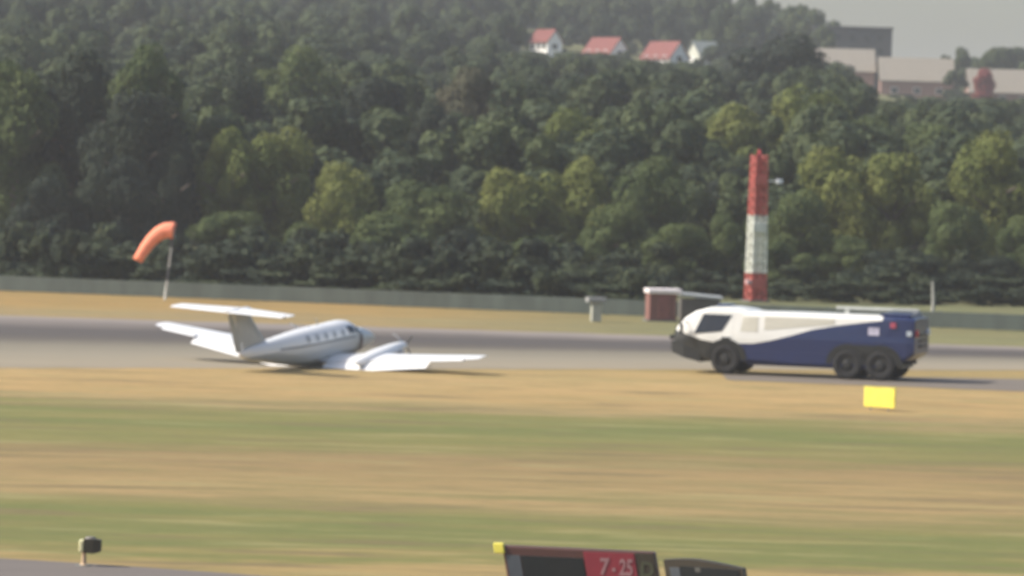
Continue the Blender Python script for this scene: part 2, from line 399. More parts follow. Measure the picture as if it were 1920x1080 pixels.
LEAF['scrub'] = leaf_material('scrub foliage', (.024,.036,.022), (.055,.070,.032))

# ------------------------------------------------------------------ fence
FM = mat('weathered grey mesh screen', (.075,.092,.08), .8, var=.2, scale=1.2, stretch=(1,1,.3))
PM = mat('grey concrete post', (.12,.13,.12), .85, var=.15)
fpts = [(-120, 505), (0, 545), (450, 565), (900, 586), (1300, 598), (1560, 606), (1920, 622), (2100, 632)]
fa, fb = G(0, 546), G(1920, 622); fp = [fa+(fb-fa)*k for k in (-.9, -.3, .35, 1.0, 1.9)]
fe = empty('perimeter_fence', fp[0]); tag(fe, 'long low grey mesh fence running between the far grass and the trees', 'fence')
mb = MB(); posts = []; HF = .98
for i in range(len(fp)-1):
    a, b = fp[i]-fp[0], fp[i+1]-fp[0]; d = (b-a); L = d.length; d.normalize(); nn = Vector((-d.y, d.x, 0))*.012
    z0, z1 = .05, HF
    mb.add([a-nn+Vector((0,0,z0)), b-nn+Vector((0,0,z0)), b-nn+Vector((0,0,z1)), a-nn+Vector((0,0,z1)), a+nn+Vector((0,0,z0)), b+nn+Vector((0,0,z0)), b+nn+Vector((0,0,z1)), a+nn+Vector((0,0,z1))],
           [(0,1,2,3), (5,4,7,6), (3,2,6,7), (0,4,5,1)])
    k = 0
    while k*3.4 < L: posts.append(a+d*(k*3.4)); k += 1
mb.build('mesh_panel', FM, fe)
for p in posts:
    m_ = MB(); m_.box((p.x-.05, p.y+.02, 0), (p.x+.05, p.y+.12, HF+.04), bev=.01); m_.build('post', PM, fe)

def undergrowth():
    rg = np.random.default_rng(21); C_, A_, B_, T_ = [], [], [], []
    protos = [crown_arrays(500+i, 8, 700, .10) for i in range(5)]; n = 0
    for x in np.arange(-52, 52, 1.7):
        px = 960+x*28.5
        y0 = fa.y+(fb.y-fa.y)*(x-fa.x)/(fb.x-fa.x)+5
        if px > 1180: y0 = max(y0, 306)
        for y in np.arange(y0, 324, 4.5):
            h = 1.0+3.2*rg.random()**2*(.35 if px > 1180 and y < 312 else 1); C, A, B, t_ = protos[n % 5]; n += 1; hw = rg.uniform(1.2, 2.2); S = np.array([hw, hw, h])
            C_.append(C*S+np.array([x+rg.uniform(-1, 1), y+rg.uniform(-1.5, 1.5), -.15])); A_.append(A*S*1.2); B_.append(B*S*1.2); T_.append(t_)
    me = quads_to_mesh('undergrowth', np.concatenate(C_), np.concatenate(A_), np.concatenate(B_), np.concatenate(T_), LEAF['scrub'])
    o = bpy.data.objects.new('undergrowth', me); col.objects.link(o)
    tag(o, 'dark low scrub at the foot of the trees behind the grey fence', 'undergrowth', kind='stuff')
undergrowth()

# ------------------------------------------------------------------ houses
ROOF_T = mat('tan concrete roof tiles', (.25,.22,.18), .9, var=.12, scale=2, stretch=(1,1,4))
ROOF_R = mat('red clay roof tiles', (.17,.05,.042), .85, var=.2, scale=2)
BRICK = mat('brown pink brick', (.27,.17,.14), .9, var=.15, scale=4)
REND = mat('white render', (.82,.79,.74), .8, var=.05)
WIN = mat('dark window glass', (.03,.035,.04), .12, var=.1)
FRM = mat('white window frame', (.75,.74,.7), .5, var=.05)
def house(px, D, rot, L, Wd, wh, rh, wallm, roofm, label, gablem=None, chim=True, storeys=1):
    x = (px-960)/F*D; z = float(hill(x, D))
    x = G(px, 200, z).x*0+at(px, 150, D).x
    z = float(hill(x, D))
    e = empty('house', (x, D, z-.3), (0, 0, math.radians(rot)))
    g = gablem or wallm
    m_ = MB()
    a, b = L/2, Wd/2
    m_.add([(-a,-b,0),(a,-b,0),(a,b,0),(-a,b,0),(-a,-b,wh),(a,-b,wh),(a,b,wh),(-a,b,wh)], [(0,1,5,4),(2,3,7,6),(4,5,6,7)], 0)
    m_.add([(-a,-b,0),(-a,b,0),(-a,b,wh),(-a,0,wh+rh),(-a,-b,wh)], [(0,1,2,3,4)], 1)
    m_.add([(a,-b,0),(a,b,0),(a,b,wh),(a,0,wh+rh),(a,-b,wh)], [(0,1,2,3,4)], 1)
    m_.build('wall', [wallm, g], e)
    r = MB(); o_ = .35; t_ = .16; k = rh/b
    for s_ in (-1, 1):
        y0, z0 = s_*(b+o_), wh-k*o_
        vv = [(-a-o_, y0, z0), (a+o_, y0, z0), (a+o_, 0, wh+rh), (-a-o_, 0, wh+rh)]
        vv += [(p[0], p[1], p[2]+t_) for p in vv]
        r.add(vv, [(0,1,2,3),(4,5,6,7),(0,1,5,4),(1,2,6,5),(2,3,7,6),(3,0,4,7)])
    ro = r.build('roof', roofm, e)
    if chim: MB().box((-a*.5-.35, -.35, wh+rh*.6), (-a*.5+.35, .35, wh+rh+1.0), bev=.03).build('chimney', BRICK, ro)
    for st in range(storeys):
        zc = 1.5+2.6*st
        for q in (-.62, 0, .62):
            w_ = MB(); w_.box((q*a-.7, -b-.06, zc-.6), (q*a+.7, -b+.02, zc+.6), bev=.01); wo = w_.build('window', FRM, e)
            MB().box((q*a-.6, -b-.09, zc-.5), (q*a+.6, -b-.05, zc+.5)).build('pane', WIN, wo)
        w_ = MB(); w_.box((a-.02, -.7, zc-.6), (a+.06, .7, zc+.6)); wo = w_.build('window', FRM, e)
        MB().box((a+.05, -.6, zc-.5), (a+.09, .6, zc+.5)).build('pane', WIN, wo)
    if storeys > 1:
        w_ = MB(); w_.box((-a-.06, -.7, 3.5), (-a+.02, .7, 4.7)); w_.build('window', FRM, e)
    tag(e, label, 'house', 'houses on the hill'); return e
house(1246, 880, -58, 10, 4.6, 4.4, 3.0, REND, ROOF_R, 'largest red roofed house on the hill, just left of the dark domed tree', storeys=2, chim=False)
house(1135, 885, -55, 9, 4.4, 4.4, 2.7, REND, ROOF_R, 'white gabled house with red roof, second from the left on the hill', storeys=2, chim=False)
house(1022, 900, -55, 6, 3.6, 5.2, 2.2, REND, ROOF_R, 'small pale house, farthest left of the houses on the hill', storeys=2, chim=False)
house(1318, 905, 30, 5.0, 4.5, 5.6, 2.2, mat('cream render', (.5,.5,.43), .8), mat('grey green slates', (.22,.24,.22), .8), 'small cream house at the left side of the dark domed tree', storeys=2, chim=False)
house(1575, 905, 0, 13, 9, 4.4, 4.3, BRICK, ROOF_T, 'brick bungalow with tan roof half hidden by the dark domed tree', chim=False)
house(1716, 900, 0, 14.5, 9, 3.6, 4.4, BRICK, ROOF_T, 'brick bungalow with wide tan roof, middle one of the tan roofs', chim=False)
house(1876, 890, 0, 13, 9, 2.9, 4.4, BRICK, ROOF_T, 'brick bungalow with tan roof at the right edge of the photo', chim=False)
tree(1845, 126, 878, 26, 'red', 'round copper red tree before the bungalow at the right edge', name='copper_tree')
# dark larger building beyond the domed tree
bx = at(1600, 100, 960); bz = float(hill(bx.x, 960)); e = empty('apartment_block', (bx.x, 960, bz))
DW = mat('dark grey brown cladding', (.06,.062,.065), .85, var=.1)
MB().box((-8.5, 0, 0), (8.2, 8, 13.2), bev=.05).build('wall', DW, e); MB().box((-8.8, -.3, 13.2), (8.5, 8.3, 13.6), bev=.05).build('roof', DW, e)
for i in range(5):
    for j in range(3):
        wo = MB().box((-7+i*3, -.05, 5+j*2.8), (-5.8+i*3, .03, 6.3+j*2.8)).build('window', FRM if 0 else WIN, e)
tag(e, 'dark grey block behind the tan roofs left of the open sky', 'building')

# ------------------------------------------------------------------ airplane
WP = mat('white aircraft paint', (.80,.79,.77), .28, var=.03, scale=1.5, coat=.3)
GP = mat('pale grey paint and fin shade', (.25,.27,.27), .35, var=.06, scale=2, coat=.2)  # on fin and rudder this grey has their shade mixed in
DK = mat('black rubber and soot', (.03,.03,.035), .6, var=.2)
GLS = mat('tinted cockpit glass', (.02,.022,.03), .08, var=.05)
CW = mat('grey cabin window', (.36,.37,.38), .3)
MET = mat('dull metal', (.35,.35,.36), .35, metal=.8, var=.1)
STR = mat('dark blue grey stripe paint', (.12,.13,.17), .35, var=.05)
MAR = mat('dark maroon pillar shadow', (.045,.025,.04), .4, var=.05)
RD = mat('red beacon plastic', (.45,.03,.03), .3)
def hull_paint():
    m = mat('white hull with shaded side', (.8,.79,.77), .3, var=.03, coat=.2); t = m.node_tree; b = t.nodes['Principled BSDF']
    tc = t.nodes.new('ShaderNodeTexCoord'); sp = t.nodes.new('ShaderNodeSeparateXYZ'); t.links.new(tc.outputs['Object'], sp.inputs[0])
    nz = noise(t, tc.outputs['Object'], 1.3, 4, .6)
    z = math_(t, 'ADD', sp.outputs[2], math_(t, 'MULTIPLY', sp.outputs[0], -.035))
    g = math_(t, 'LESS_THAN', z, 1.12)  # lower side greyed, so its shade is part of the paint
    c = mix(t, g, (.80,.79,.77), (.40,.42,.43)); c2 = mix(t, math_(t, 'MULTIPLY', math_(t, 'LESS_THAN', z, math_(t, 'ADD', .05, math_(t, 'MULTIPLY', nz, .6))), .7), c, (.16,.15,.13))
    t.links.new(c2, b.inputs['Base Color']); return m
def airplane():
    e = empty('airplane', (-8.34, 197.66, .176))
    yaw, pit, rol = 1.1228, -.067, .0493
    e.rotation_mode = 'XYZ'
    e.rotation_euler = (Matrix.Rotation(yaw, 3, 'Z') @ Matrix.Rotation(pit, 3, 'Y') @ Matrix.Rotation(rol, 3, 'X')).to_euler()
    # fuselage sections: x, centre z, half width, half height
    S = [(4.95,.66,.03,.03),(4.85,.66,.14,.12),(4.55,.67,.27,.24),(4.0,.70,.42,.40),(3.3,.74,.54,.53),(2.75,.76,.62,.62),(2.4,.80,.66,.74),(2.0,.83,.69,.86),(1.5,.84,.70,.90),(.6,.83,.70,.89),
         (-.8,.82,.70,.87),(-2.0,.83,.68,.83),(-3.0,.87,.60,.74),(-4.2,.92,.48,.60),(-5.4,.97,.35,.46),(-6.4,1.0,.23,.33),(-7.1,1.03,.12,.2),(-7.45,1.05,.04,.08)]
    def ring(x, zc, hw, hh, n=28, p=2.3):
        o = []
        for k in range(n):
            q = 2*math.pi*k/n; c, s_ = math.cos(q), math.sin(q)
            o.append((x, hw*math.copysign(abs(c)**(2/p), c), zc+hh*math.copysign(abs(s_)**(2/p), s_)))
        return o
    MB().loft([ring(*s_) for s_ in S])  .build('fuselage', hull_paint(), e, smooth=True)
    def sec(x):
        for a, b in zip(S, S[1:]):
            if b[0] <= x <= a[0]:
                t = (x-a[0])/(b[0]-a[0]); return [a[i]+(b[i]-a[i])*t for i in range(4)]
    def patch(name, x0, x1, z0, z1, side, m, off=.012, nx=8, nz=5, rnd=False, skew=0):
        v = []; f = []
        for i in range(nx+1):
            for j in range(nz+1):
                zz = z0+(z1-z0)*j/nz; x = x0+(x1-x0)*i/nx+skew*(zz-z0)
                if rnd:
                    u, w_ = 2*i/nx-1, 2*j/nz-1; uu = u*math.sqrt(1-w_*w_/2); ww = w_*math.sqrt(1-u*u/2)
                    x = (x0+x1)/2+uu*(x1-x0)/2; zz = (z0+z1)/2+ww*(z1-z0)/2
                _, zc, hw, hh = sec(x); t = min(.999, abs(zz-zc)/hh); y = hw*(1-t**2.3)**(1/2.3)
                v.append((x, side*(y+off), zz)); 
        for i in range(nx):
            for j in range(nz):
                a = i*(nz+1)+j; f.append((a, a+1, a+nz+2, a+nz+1))
        n = len(v); v += [(p[0], p[1]-side*(off+.01), p[2]) for p in v]; f += [tuple(q+n for q in g) for g in f]
        return MB().add(v, f).build(name, m, e)
    for sd in (-1, 1):
        patch('stripe', -4.6, 1.9, 1.0, 1.07, sd, STR, .006, 24, 2)
        for k in range(5): patch('cabin_window', .62-k*.78, .95-k*.78, 1.13, 1.45, sd, CW, .014, 6, 6, rnd=True)
        patch('side_window', 1.35, 1.95, 1.22, 1.52, sd, GLS, .014, 5, 4, skew=-.35)
        patch('windshield', 2.12, 2.62, 1.16, 1.42, sd, GLS, .02, 6, 4, skew=-.8)
        patch('pillar_shadow_band', 2.35, 2.72, .35, 1.12, sd, MAR, .016, 5, 8)  # dark band draws the windshield pillar and its shadow
        patch('propeller_shield', 2.05, 2.25, .35, .7, sd, GP, .01, 4, 4)
    patch('cabin_door_outline', -3.0, -2.3, .55, 1.5, 1, GP, .006)
    # wings
    def foil(xl, xt, y, z, t, n=9):
        c = xl-xt; up = []; lo = []
        for i in range(n):
            s_ = (1-math.cos(math.pi*i/(n-1)))/2; th = t*c*5*(.2969*math.sqrt(s_)-.126*s_-.3516*s_*s_+.2843*s_**3-.1036*s_**4)
            up.append((xl-c*s_, y, z+th+.02*c*math.sin(math.pi*s_))); lo.append((xl-c*s_, y, z-th+.02*c*math.sin(math.pi*s_)))
        return up+lo[1:-1][::-1]
    for sd in (-1, 1):
        wz = lambda y: .16+.108*max(0, y-.5)
        st = [(1.45,-1.05,.3),(1.40,-1.0,1.2),(1.30,-1.0,2.6),(1.05,-.92,4.0),(.78,-.82,5.6),(.50,-.86,7.2),(.38,-.82,7.9)]
        rings = [foil(a, b, sd*y, wz(y), .14 if y < 3 else .12) for a, b, y in st]+[foil(.2,-.7, sd*8.08, wz(8.08)+.01, .06)]
        MB().loft(rings).build('wing', WP, e, smooth=True)
        for (ya, yb) in ((.8, 2.68), (2.74, 5.85)):
            r = []
            for i in range(5):
                y = ya+(yb-ya)*i/4; x0 = -.80+.02*y; z0 = wz(y)-.0; an = math.radians(24)
                cf = foil(0, -(1.12-.06*y), 0, 0, .14)
                r.append([(x0+p[0]*math.cos(an)+p[2]*math.sin(an), sd*y, z0+p[0]*math.sin(an)+p[2]*math.cos(an)) for p in cf])
            MB().loft(r).build('flap', WP, e, smooth=True)
        r = [foil(-.80, -1.18, sd*y, wz(y)-.03, .32) for y in (5.85, 6.6, 7.5)]
        MB().loft(r).build('aileron', WP, e, smooth=True)
        # nacelle
        N = [(-1.7,.36,.05,.06),(-1.3,.38,.2,.16),(-.6,.42,.36,.28),(.4,.48,.42,.33),(1.4,.57,.38,.31),(2.0,.64,.31,.27),(2.5,.69,.24,.22),(2.85,.71,.18,.17)]
        nb = MB().loft([[(p[0], p[1]+sd*2.6, p[2]) for p in ring(*s_, n=20, p=2.1)] for s_ in N]).build('nacelle', WP, e, smooth=True)
        MB().tube([(2.86,sd*2.6,.71),(3.0,sd*2.6,.715),(3.12,sd*2.6,.72),(3.2,sd*2.6,.725)], [.15,.13,.08,.02], 14).build('spinner', MET, nb, smooth=True)
        MB().tube([(1.9,sd*2.98,.58),(1.75,sd*3.12,.58),(1.45,sd*3.16,.56)], [.08,.09,.08], 10).build('exhaust', MET, nb, smooth=True)
        pr = MB()
        for k in range(4):      # blade tips curled by the ground strike
            q = math.pi/4+k*math.pi/2; c, s_ = math.cos(q), math.sin(q); v = []
            for rr, ch, bx_ in ((.12,.03,0),(.35,.05,-.02),(.55,.05,-.10 if s_ > 0 else -.16),(.70,.03,-.28 if s_ > 0 else -.42)):
                rr2 = rr if s_ > 0 else min(rr, .62)
                for dd, dx in ((-ch, -.02), (ch, .02)):
                    v.append((2.98+bx_+dx, sd*2.6+c*rr2-s_*dd, .715+s_*rr2+c*dd))
            n = len(v); v += [(p[0]-.02, p[1], p[2]) for p in v]
            f = [(2*i, 2*i+1, 2*i+3, 2*i+2) for i in range(3)]+[(n+2*i, n+2*i+2, n+2*i+3, n+2*i+1) for i in range(3)]
            f += [(2*i, 2*i+2, n+2*i+2, n+2*i) for i in range(3)]+[(2*i+1, n+2*i+1, n+2*i+3, 2*i+3) for i in range(3)]+[(6, 7, n+7, n+6)]
            pr = MB().add(v, f); pr.build('propeller_blade', MET, nb)
    # fin, rudder, tailplane
    def fo(xl, xt, z, t):   # vertical foil
        return [(p[0], p[2], z) for p in foil(xl, xt, 0, 0, t)]
    ZT = 2.98
    MB().loft([fo(-4.3,-7.15,1.15,.06), fo(-5.3,-7.25,1.5,.10), fo(-6.2,-7.75,2.3,.11), fo(-6.85,-8.15,ZT-.05,.12)]).build('fin', GP, e, smooth=True)
    MB().loft([fo(-7.2,-7.75,1.15,.12), fo(-7.3,-8.0,1.6,.12), fo(-7.8,-8.35,2.3,.12), fo(-8.2,-8.6,ZT-.1,.12)]).build('rudder', GP, e, smooth=True)
    MB().loft([[(p[0], p[1], p[2]) for p in ring(*s_, n=14)] for s_ in [(-6.6,ZT,.02,.02),(-6.9,ZT,.1,.09),(-7.8,ZT,.12,.1),(-8.7,ZT,.05,.05)]]).build('tail_fairing', WP, e, smooth=True)
    for sd in (-1, 1):
        MB().loft([foil(-6.95,-8.15,sd*.05,ZT,.1), foil(-7.3,-8.25,sd*1.5,ZT+.01,.1), foil(-7.62,-8.35,sd*2.7,ZT+.02,.1), foil(-7.8,-8.3,sd*2.8,ZT+.02,.05)]).build('tailplane', WP, e, smooth=True)
        MB().loft([foil(-8.16,-8.75,sd*.12,ZT-.01,.2), foil(-8.27,-8.8,sd*1.4,ZT,.2), foil(-8.36,-8.82,sd*2.7,ZT+.01,.2)]).build('elevator', WP, e, smooth=True)
    MB().tube([(-.5,0,1.66),(-.55,0,1.95),(-.75,0,2.0)], [.03,.02,.01], 6).build('antenna', GP, e)
    tag(e, 'white twin engine airplane with high T shaped tail lying on its belly on the runway', 'airplane')
airplane()

# ------------------------------------------------------------------ fire truck
def truck_paint():
    m = bpy.data.materials.new('white over dark blue swoosh paint'); m.use_nodes = True; t = m.node_tree; b = t.nodes['Principled BSDF']
    b.inputs['Roughness'].default_value = .32; b.inputs['Coat Weight'].default_value = .3
    tc = t.nodes.new('ShaderNodeTexCoord'); sp = t.nodes.new('ShaderNodeSeparateXYZ'); t.links.new(tc.outputs['Object'], sp.inputs[0])
    u = math_(t, 'DIVIDE', math_(t, 'ADD', sp.outputs[0], 6.0), 12.0)
    zz = lambda z: (z/4,)*3
    X = lambda x: (x+6)/12
    r = ramp(t, [(0, zz(3.9)), (X(-4.15), zz(3.9)), (X(-4.1), zz(2.66)), (X(-3.2), zz(2.54)), (X(-2), zz(2.36)), (X(-.9), zz(2.14)), (X(0), zz(1.86)), (X(1), zz(1.58)), (X(1.8), zz(1.42)), (X(3.4), zz(1.38)), (X(4.2), zz(1.5)), (X(5.6), zz(1.95))])
    t.links.new(u, r.inputs[0])
    lim = math_(t, 'MULTIPLY', r.outputs[0], 4.0)
    blue = math_(t, 'LESS_THAN', sp.outputs[2], lim)
    front = math_(t, 'GREATER_THAN', sp.outputs[0], 3.3)
    nz = noise(t, tc.outputs['Object'], 1.2, 4, .6)
    low = mix(t, front, (.008,.018,.078), (.018,.02,.021))  # lower nose near black: its shadow is put into the colour
    c = mix(t, blue, (.72,.71,.67), low)
    k = math_(t, 'ADD', .88, math_(t, 'MULTIPLY', nz, .24)); s_ = t.nodes.new('ShaderNodeVectorMath'); s_.operation = 'SCALE'
    t.links.new(c, s_.inputs[0]); t.links.new(k, s_.inputs['Scale']); t.links.new(s_.outputs[0], b.inputs['Base Color']); return m
TP = truck_paint()
PAN = mat('grey beige shutter', (.50,.48,.41), .5, var=.06, stretch=(1,1,8), scale=3)
TY = mat('black tyre rubber', (.012,.012,.013), .85, var=.2, scale=5, bump=.3)
DKP = mat('dark trim and wheel shade', (.009,.010,.010), .5, var=.1)  # real trim, and the painted shade around the wheels
HUB = mat('shade dark wheel rim', (.016,.016,.016), .6, var=.15)  # rims blackened so the wheels sink into painted shade
LAMPW = mat('clear lamp lens', (.75,.78,.8), .15, var=.02)
LAMPR = mat('red lamp lens', (.5,.04,.06), .25, var=.02)
BLUE = mat('dark blue paint', (.008,.018,.078), .35, var=.08, coat=.2)
YEL = mat('yellow paint', (.80,.69,.10), .5, var=.12)
def fire_truck():
    yaw = math.pi-math.radians(17.8); h = Vector((math.cos(yaw), math.sin(yaw), 0)); left = Vector((-h.y, h.x, 0))
    fw = G(1360, 702)       # near front wheel contact, local x = 3.05, y = 1.4
    o = fw-h*3.05-left*1.4; o.z = .012
    e = empty('fire_truck', o, (0, 0, yaw))
    # cross sections from the front: x, half width low, half width at belt, half width roof, z bottom, z belt, z shoulder, z roof
    S = [(5.58,.95,1.0,.95,1.12,1.35,1.50,1.55),
         (5.45,1.15,1.25,1.10,.98,1.45,1.95,2.02),
         (5.05,1.30,1.38,1.20,.80,1.55,2.35,2.45),
         (4.55,1.38,1.45,1.26,.66,1.6,2.66,2.76),
         (3.95,1.42,1.48,1.30,.60,1.6,2.82,2.94),
         (3.0,1.44,1.5,1.30,.60,1.6,2.84,2.99),
         (2.35,1.44,1.5,1.30,.60,1.6,2.76,2.92),
         (2.0,1.44,1.5,1.34,.60,1.6,2.68,2.82),
         (0,1.44,1.5,1.36,.50,1.7,2.70,2.84),
         (-2.2,1.44,1.5,1.38,.50,1.7,2.70,2.84),
         (-4.1,1.44,1.5,1.40,.50,1.7,2.70,2.84),
         (-4.6,1.44,1.5,1.42,.66,1.7,2.74,2.84),
         (-5.2,1.42,1.5,1.42,.95,1.7,2.74,2.84),
         (-5.55,1.36,1.46,1.40,1.22,1.7,2.68,2.78)]
    def ring(x, a, b, c, z0, z1, z2, z3):
        half = [(a, z0), (b, z0+.12), (b, z1), (b-.02, z1+.25 if z2-z1 > .5 else (z1+z2)/2), (c+.04, z2), (c-.06, z3), (c*.5, z3+.03)]
        return [(x, y, z) for y, z in half]+[(x, -y, z) for y, z in half[::-1]]
    body = MB().loft([ring(*s_) for s_ in S]).build('body', TP, e)
    md = body.modifiers.new('b', 'BEVEL'); md.width = .05; md.segments = 2; md.limit_method = 'ANGLE'; md.angle_limit = math.radians(25)
    def side(x, z):         # y of the near body side
        for a, b in zip(S, S[1:]):
            if b[0] <= x <= a[0]:
                t = (x-a[0])/(b[0]-a[0]); q = [a[i]+(b[i]-a[i])*t for i in range(8)]; break
        x_, a_, b_, c_, z0, z1, z2, z3 = q
        pts = [(a_, z0), (b_, z0+.12), (b_, z1), (b_-.02, z1+.25 if z2-z1 > .5 else (z1+z2)/2), (c_+.04, z2), (c_-.06, z3)]
        for (y0, zz0), (y1, zz1) in zip(pts, pts[1:]):
            if zz0 <= z <= zz1: return y0+(y1-y0)*(z-zz0)/(zz1-zz0)
        return pts[-1][0]
    def quad(name, poly, m, off=.02, parent=e, sd=1, n=8):
        v = []; P = [Vector((*p, 0)) for p in poly]     # four corners (x,z), bilinear grid
        for i in range(n+1):
            for j in range(n+1):
                u, w_ = i/n, j/n; p = (P[0]*(1-u)+P[1]*u)*(1-w_)+(P[3]*(1-u)+P[2]*u)*w_
                v.append((p.x, sd*(side(p.x, p.y)+off), p.y))
        f = [(i*(n+1)+j, (i+1)*(n+1)+j, (i+1)*(n+1)+j+1, i*(n+1)+j+1) for i in range(n) for j in range(n)]
        k = len(v); v += [(a, b-sd*(off+.02), c) for a, b, c in v]; f += [tuple(q+k for q in g) for g in f]
        rim = [i*(n+1) for i in range(n+1)]+[n*(n+1)+j for j in range(1, n+1)]+[i*(n+1)+n for i in range(n-1, -1, -1)]+[j for j in range(n-1, 0, -1)]
        f += [(rim[i], rim[(i+1) % len(rim)], rim[(i+1) % len(rim)]+k, rim[i]+k) for i in range(len(rim))]
        return MB().add(v, f).build(name, m, parent)
    for sd in (1, -1):
        dr = quad('cab_door', [(4.4,1.48),(2.75,1.48),(2.75,2.7),(4.05,2.7)], TP, .008, sd=sd)
        quad('door_window', [(4.55,1.76),(3.25,1.92),(2.82,2.66),(4.15,2.66)], GLS, .03, dr, sd)
        quad('door_handle', [(3.25,1.50),(2.85,1.50),(2.85,1.66),(3.25,1.66)], DKP, .06, dr, sd)
        quad('panel', [(2.4,1.95),(1.6,1.95),(1.6,2.6),(2.3,2.6)], PAN, .015, sd=sd)
        quad('shutter', [(1.3,2.05),(-1.9,2.42),(-1.9,2.64),(1.3,2.64)], PAN, .018, sd=sd)
        quad('emblem', [(-3.45,2.0),(-3.95,2.0),(-3.95,2.34),(-3.45,2.34)], mat('pale crest', (.42,.40,.50), .5, var=.4, scale=6), .015, sd=sd)
        quad('marker_lamp', [(-4.45,2.36),(-4.7,2.36),(-4.7,2.6),(-4.45,2.6)], mat('dusty red lens', (.35,.06,.1), .3), .05, sd=sd)
        quad('wheel_shade_panel', [(-2.6,.74),(-4.1,.74),(-4.1,1.55),(-2.6,1.55)], DKP, .01, sd=sd)  # black panel paints the shade between the rear wheels
        quad('side_lamp', [(-5.2,2.02),(-5.42,2.02),(-5.42,2.25),(-5.2,2.25)], mat('small pale lamp', (.45,.5,.55), .3), .03, sd=sd)
        quad('skirt', [(2.1,.46),(-1.9,.46),(-1.9,1.1),(2.1,1.1)], BLUE, .03, sd=sd)
        for xw in (3.05, -2.55, -4.05):      # wheel arches, enlarged and blackened to paint in the wheel shade
            r_ = []
            for k in range(17):
                q = math.pi*k/16; r_.append([(xw+math.cos(q)*.98, sd*1.36, .68+math.sin(q)*.90), (xw+math.cos(q)*.98, sd*1.545, .68+math.sin(q)*.90), (xw+math.cos(q)*.72, sd*1.545, .68+math.sin(q)*.70), (xw+math.cos(q)*.72, sd*1.36, .68+math.sin(q)*.70)])
            MB().loft(r_).build('wheel_arch', DKP, e)
            d = []; 
            for k in range(17):
                q = math.pi*k/16; d.append((xw+math.cos(q)*.72, sd*1.512, .68+math.sin(q)*.70))
            n = len(d); d += [(a, sd*1.40, c) for a, b, c in d]
            MB().add(d, [tuple(range(n)), tuple(range(n, 2*n))]).build('wheel_well', DKP, e)
            we = empty('wheel', (xw, sd*1.36, .68)); we.parent = e
            prof = [(.30,-.17),(.42,-.2),(.58,-.2),(.66,-.17),(.68,-.1),(.68,.1),(.66,.17),(.58,.21),(.42,.2),(.34,.16)]
            r_ = [[(rr*math.cos(2*math.pi*k/28), sd*yy, rr*math.sin(2*math.pi*k/28)) for rr, yy in prof] for k in range(29)]
            MB().loft(r_, cap=False, close=False).build('tyre', TY, we, smooth=True)
            rm = MB(); rm.tube([(0,sd*-.1,0),(0,sd*.1,0),(0,sd*.14,0),(0,sd*.22,0)], [.36,.36,.2,.14], 20)
            for k in range(8): rm.tube([(.26*math.cos(k*.785), sd*.09, .26*math.sin(k*.785)), (.26*math.cos(k*.785), sd*.14, .26*math.sin(k*.785))], .03, 6)
            rm.build('rim', HUB, we)
        lp = MB().box((5.28, sd*.85-.16, 1.2), (5.66, sd*.85+.16, 1.42), bev=.04).build('headlight', LAMPW, e)
        ma = MB(); ma.tube([(4.9,sd*1.3,2.25),(5.1,sd*1.62,2.35),(5.1,sd*1.62,1.8)], .03, 6); ma.box((5.02,sd*1.52,1.72),(5.14,sd*1.74,2.2), bev=.03); ma.build('mirror', DKP, e)
        tl = MB().box((-5.66, sd*1.15-.12, 2.0), (-5.5, sd*1.15+.12, 2.3), bev=.03).build('tail_lamp', LAMPR if sd > 0 else LAMPW, e)
    # windshield: follows the raked front, two panes with a centre pillar
    def fr(z):
        pts = [(1.55,5.6),(2.02,5.47),(2.45,5.07),(2.76,4.57),(2.94,3.97)]
        for (z0, x0), (z1, x1) in zip(pts, pts[1:]):
            if z0 <= z <= z1: return x0+(x1-x0)*(z-z0)/(z1-z0)
        return pts[-1][1]
    for y0, y1 in ((-.98, -.04), (.04, .98)):
        v = []; n = 8
        for i in range(n+1):
            z = 1.66+(2.66-1.66)*i/n
            for j in range(3): 
                y = y0+(y1-y0)*j/2; v.append((fr(z)+.035, y, z))
        f = [(i*3+j, i*3+j+1, i*3+j+4, i*3+j+3) for i in range(n) for j in range(2)]
        k = len(v); v += [(a-.03, b, c) for a, b, c in v]; f += [tuple(q+k for q in g) for g in f]
        MB().add(v, f).build('windshield', GLS, e)
    MB().loft([[(x, y, z) for y, z in ((-hw, z0), (hw, z0), (hw, z1), (-hw, z1))] for x, hw, z0, z1 in ((5.74,.9,1.05,1.4),(5.6,1.25,.9,1.42),(5.0,1.46,.68,1.2),(4.2,1.5,.5,.95))]).build('bumper', DKP, e)
    MB().box((5.6,-.2,1.42),(6.05,.2,1.62), bev=.05).build('bumper_turret', DKP, e)
    # roof: deck, rails, light bar, rear engine cover, boom resting along the roof
    MB().box((3.2,-.7,2.99),(3.7,.7,3.12), bev=.04).build('light_bar', mat('smoked blue lamp bar', (.08,.1,.16), .2), e)
    MB().box((-5.3,-1.2,2.84),(-3.9,1.2,2.98), bev=.05).build('engine_cover', BLUE, e)
    bm_ = MB(); bm_.box((-5.2,-1.02,3.02),(-1.4,-.82,3.16), bev=.03); bm_.box((-5.1,-1.0,2.86),(-4.9,-.84,3.02)); bm_.box((-2.0,-1.0,2.8),(-1.8,-.84,3.02))
    bm_.build('roof_ladder', mat('bare aluminium', (.42,.43,.40), .5, metal=.2), e)
    MB().box((-4.9,-1.3,.55),(4.2,1.3,.72)).build('chassis', DKP, e)
    for z in (1.5, 1.75, 2.0): MB().box((-5.62,-.9,z),(-5.52,.5,z+.1), bev=.02).build('rear_grille', DKP, e)
    tag(e, 'long six wheeled airport fire truck, white over dark blue, facing the airplane', 'fire truck')
fire_truck()

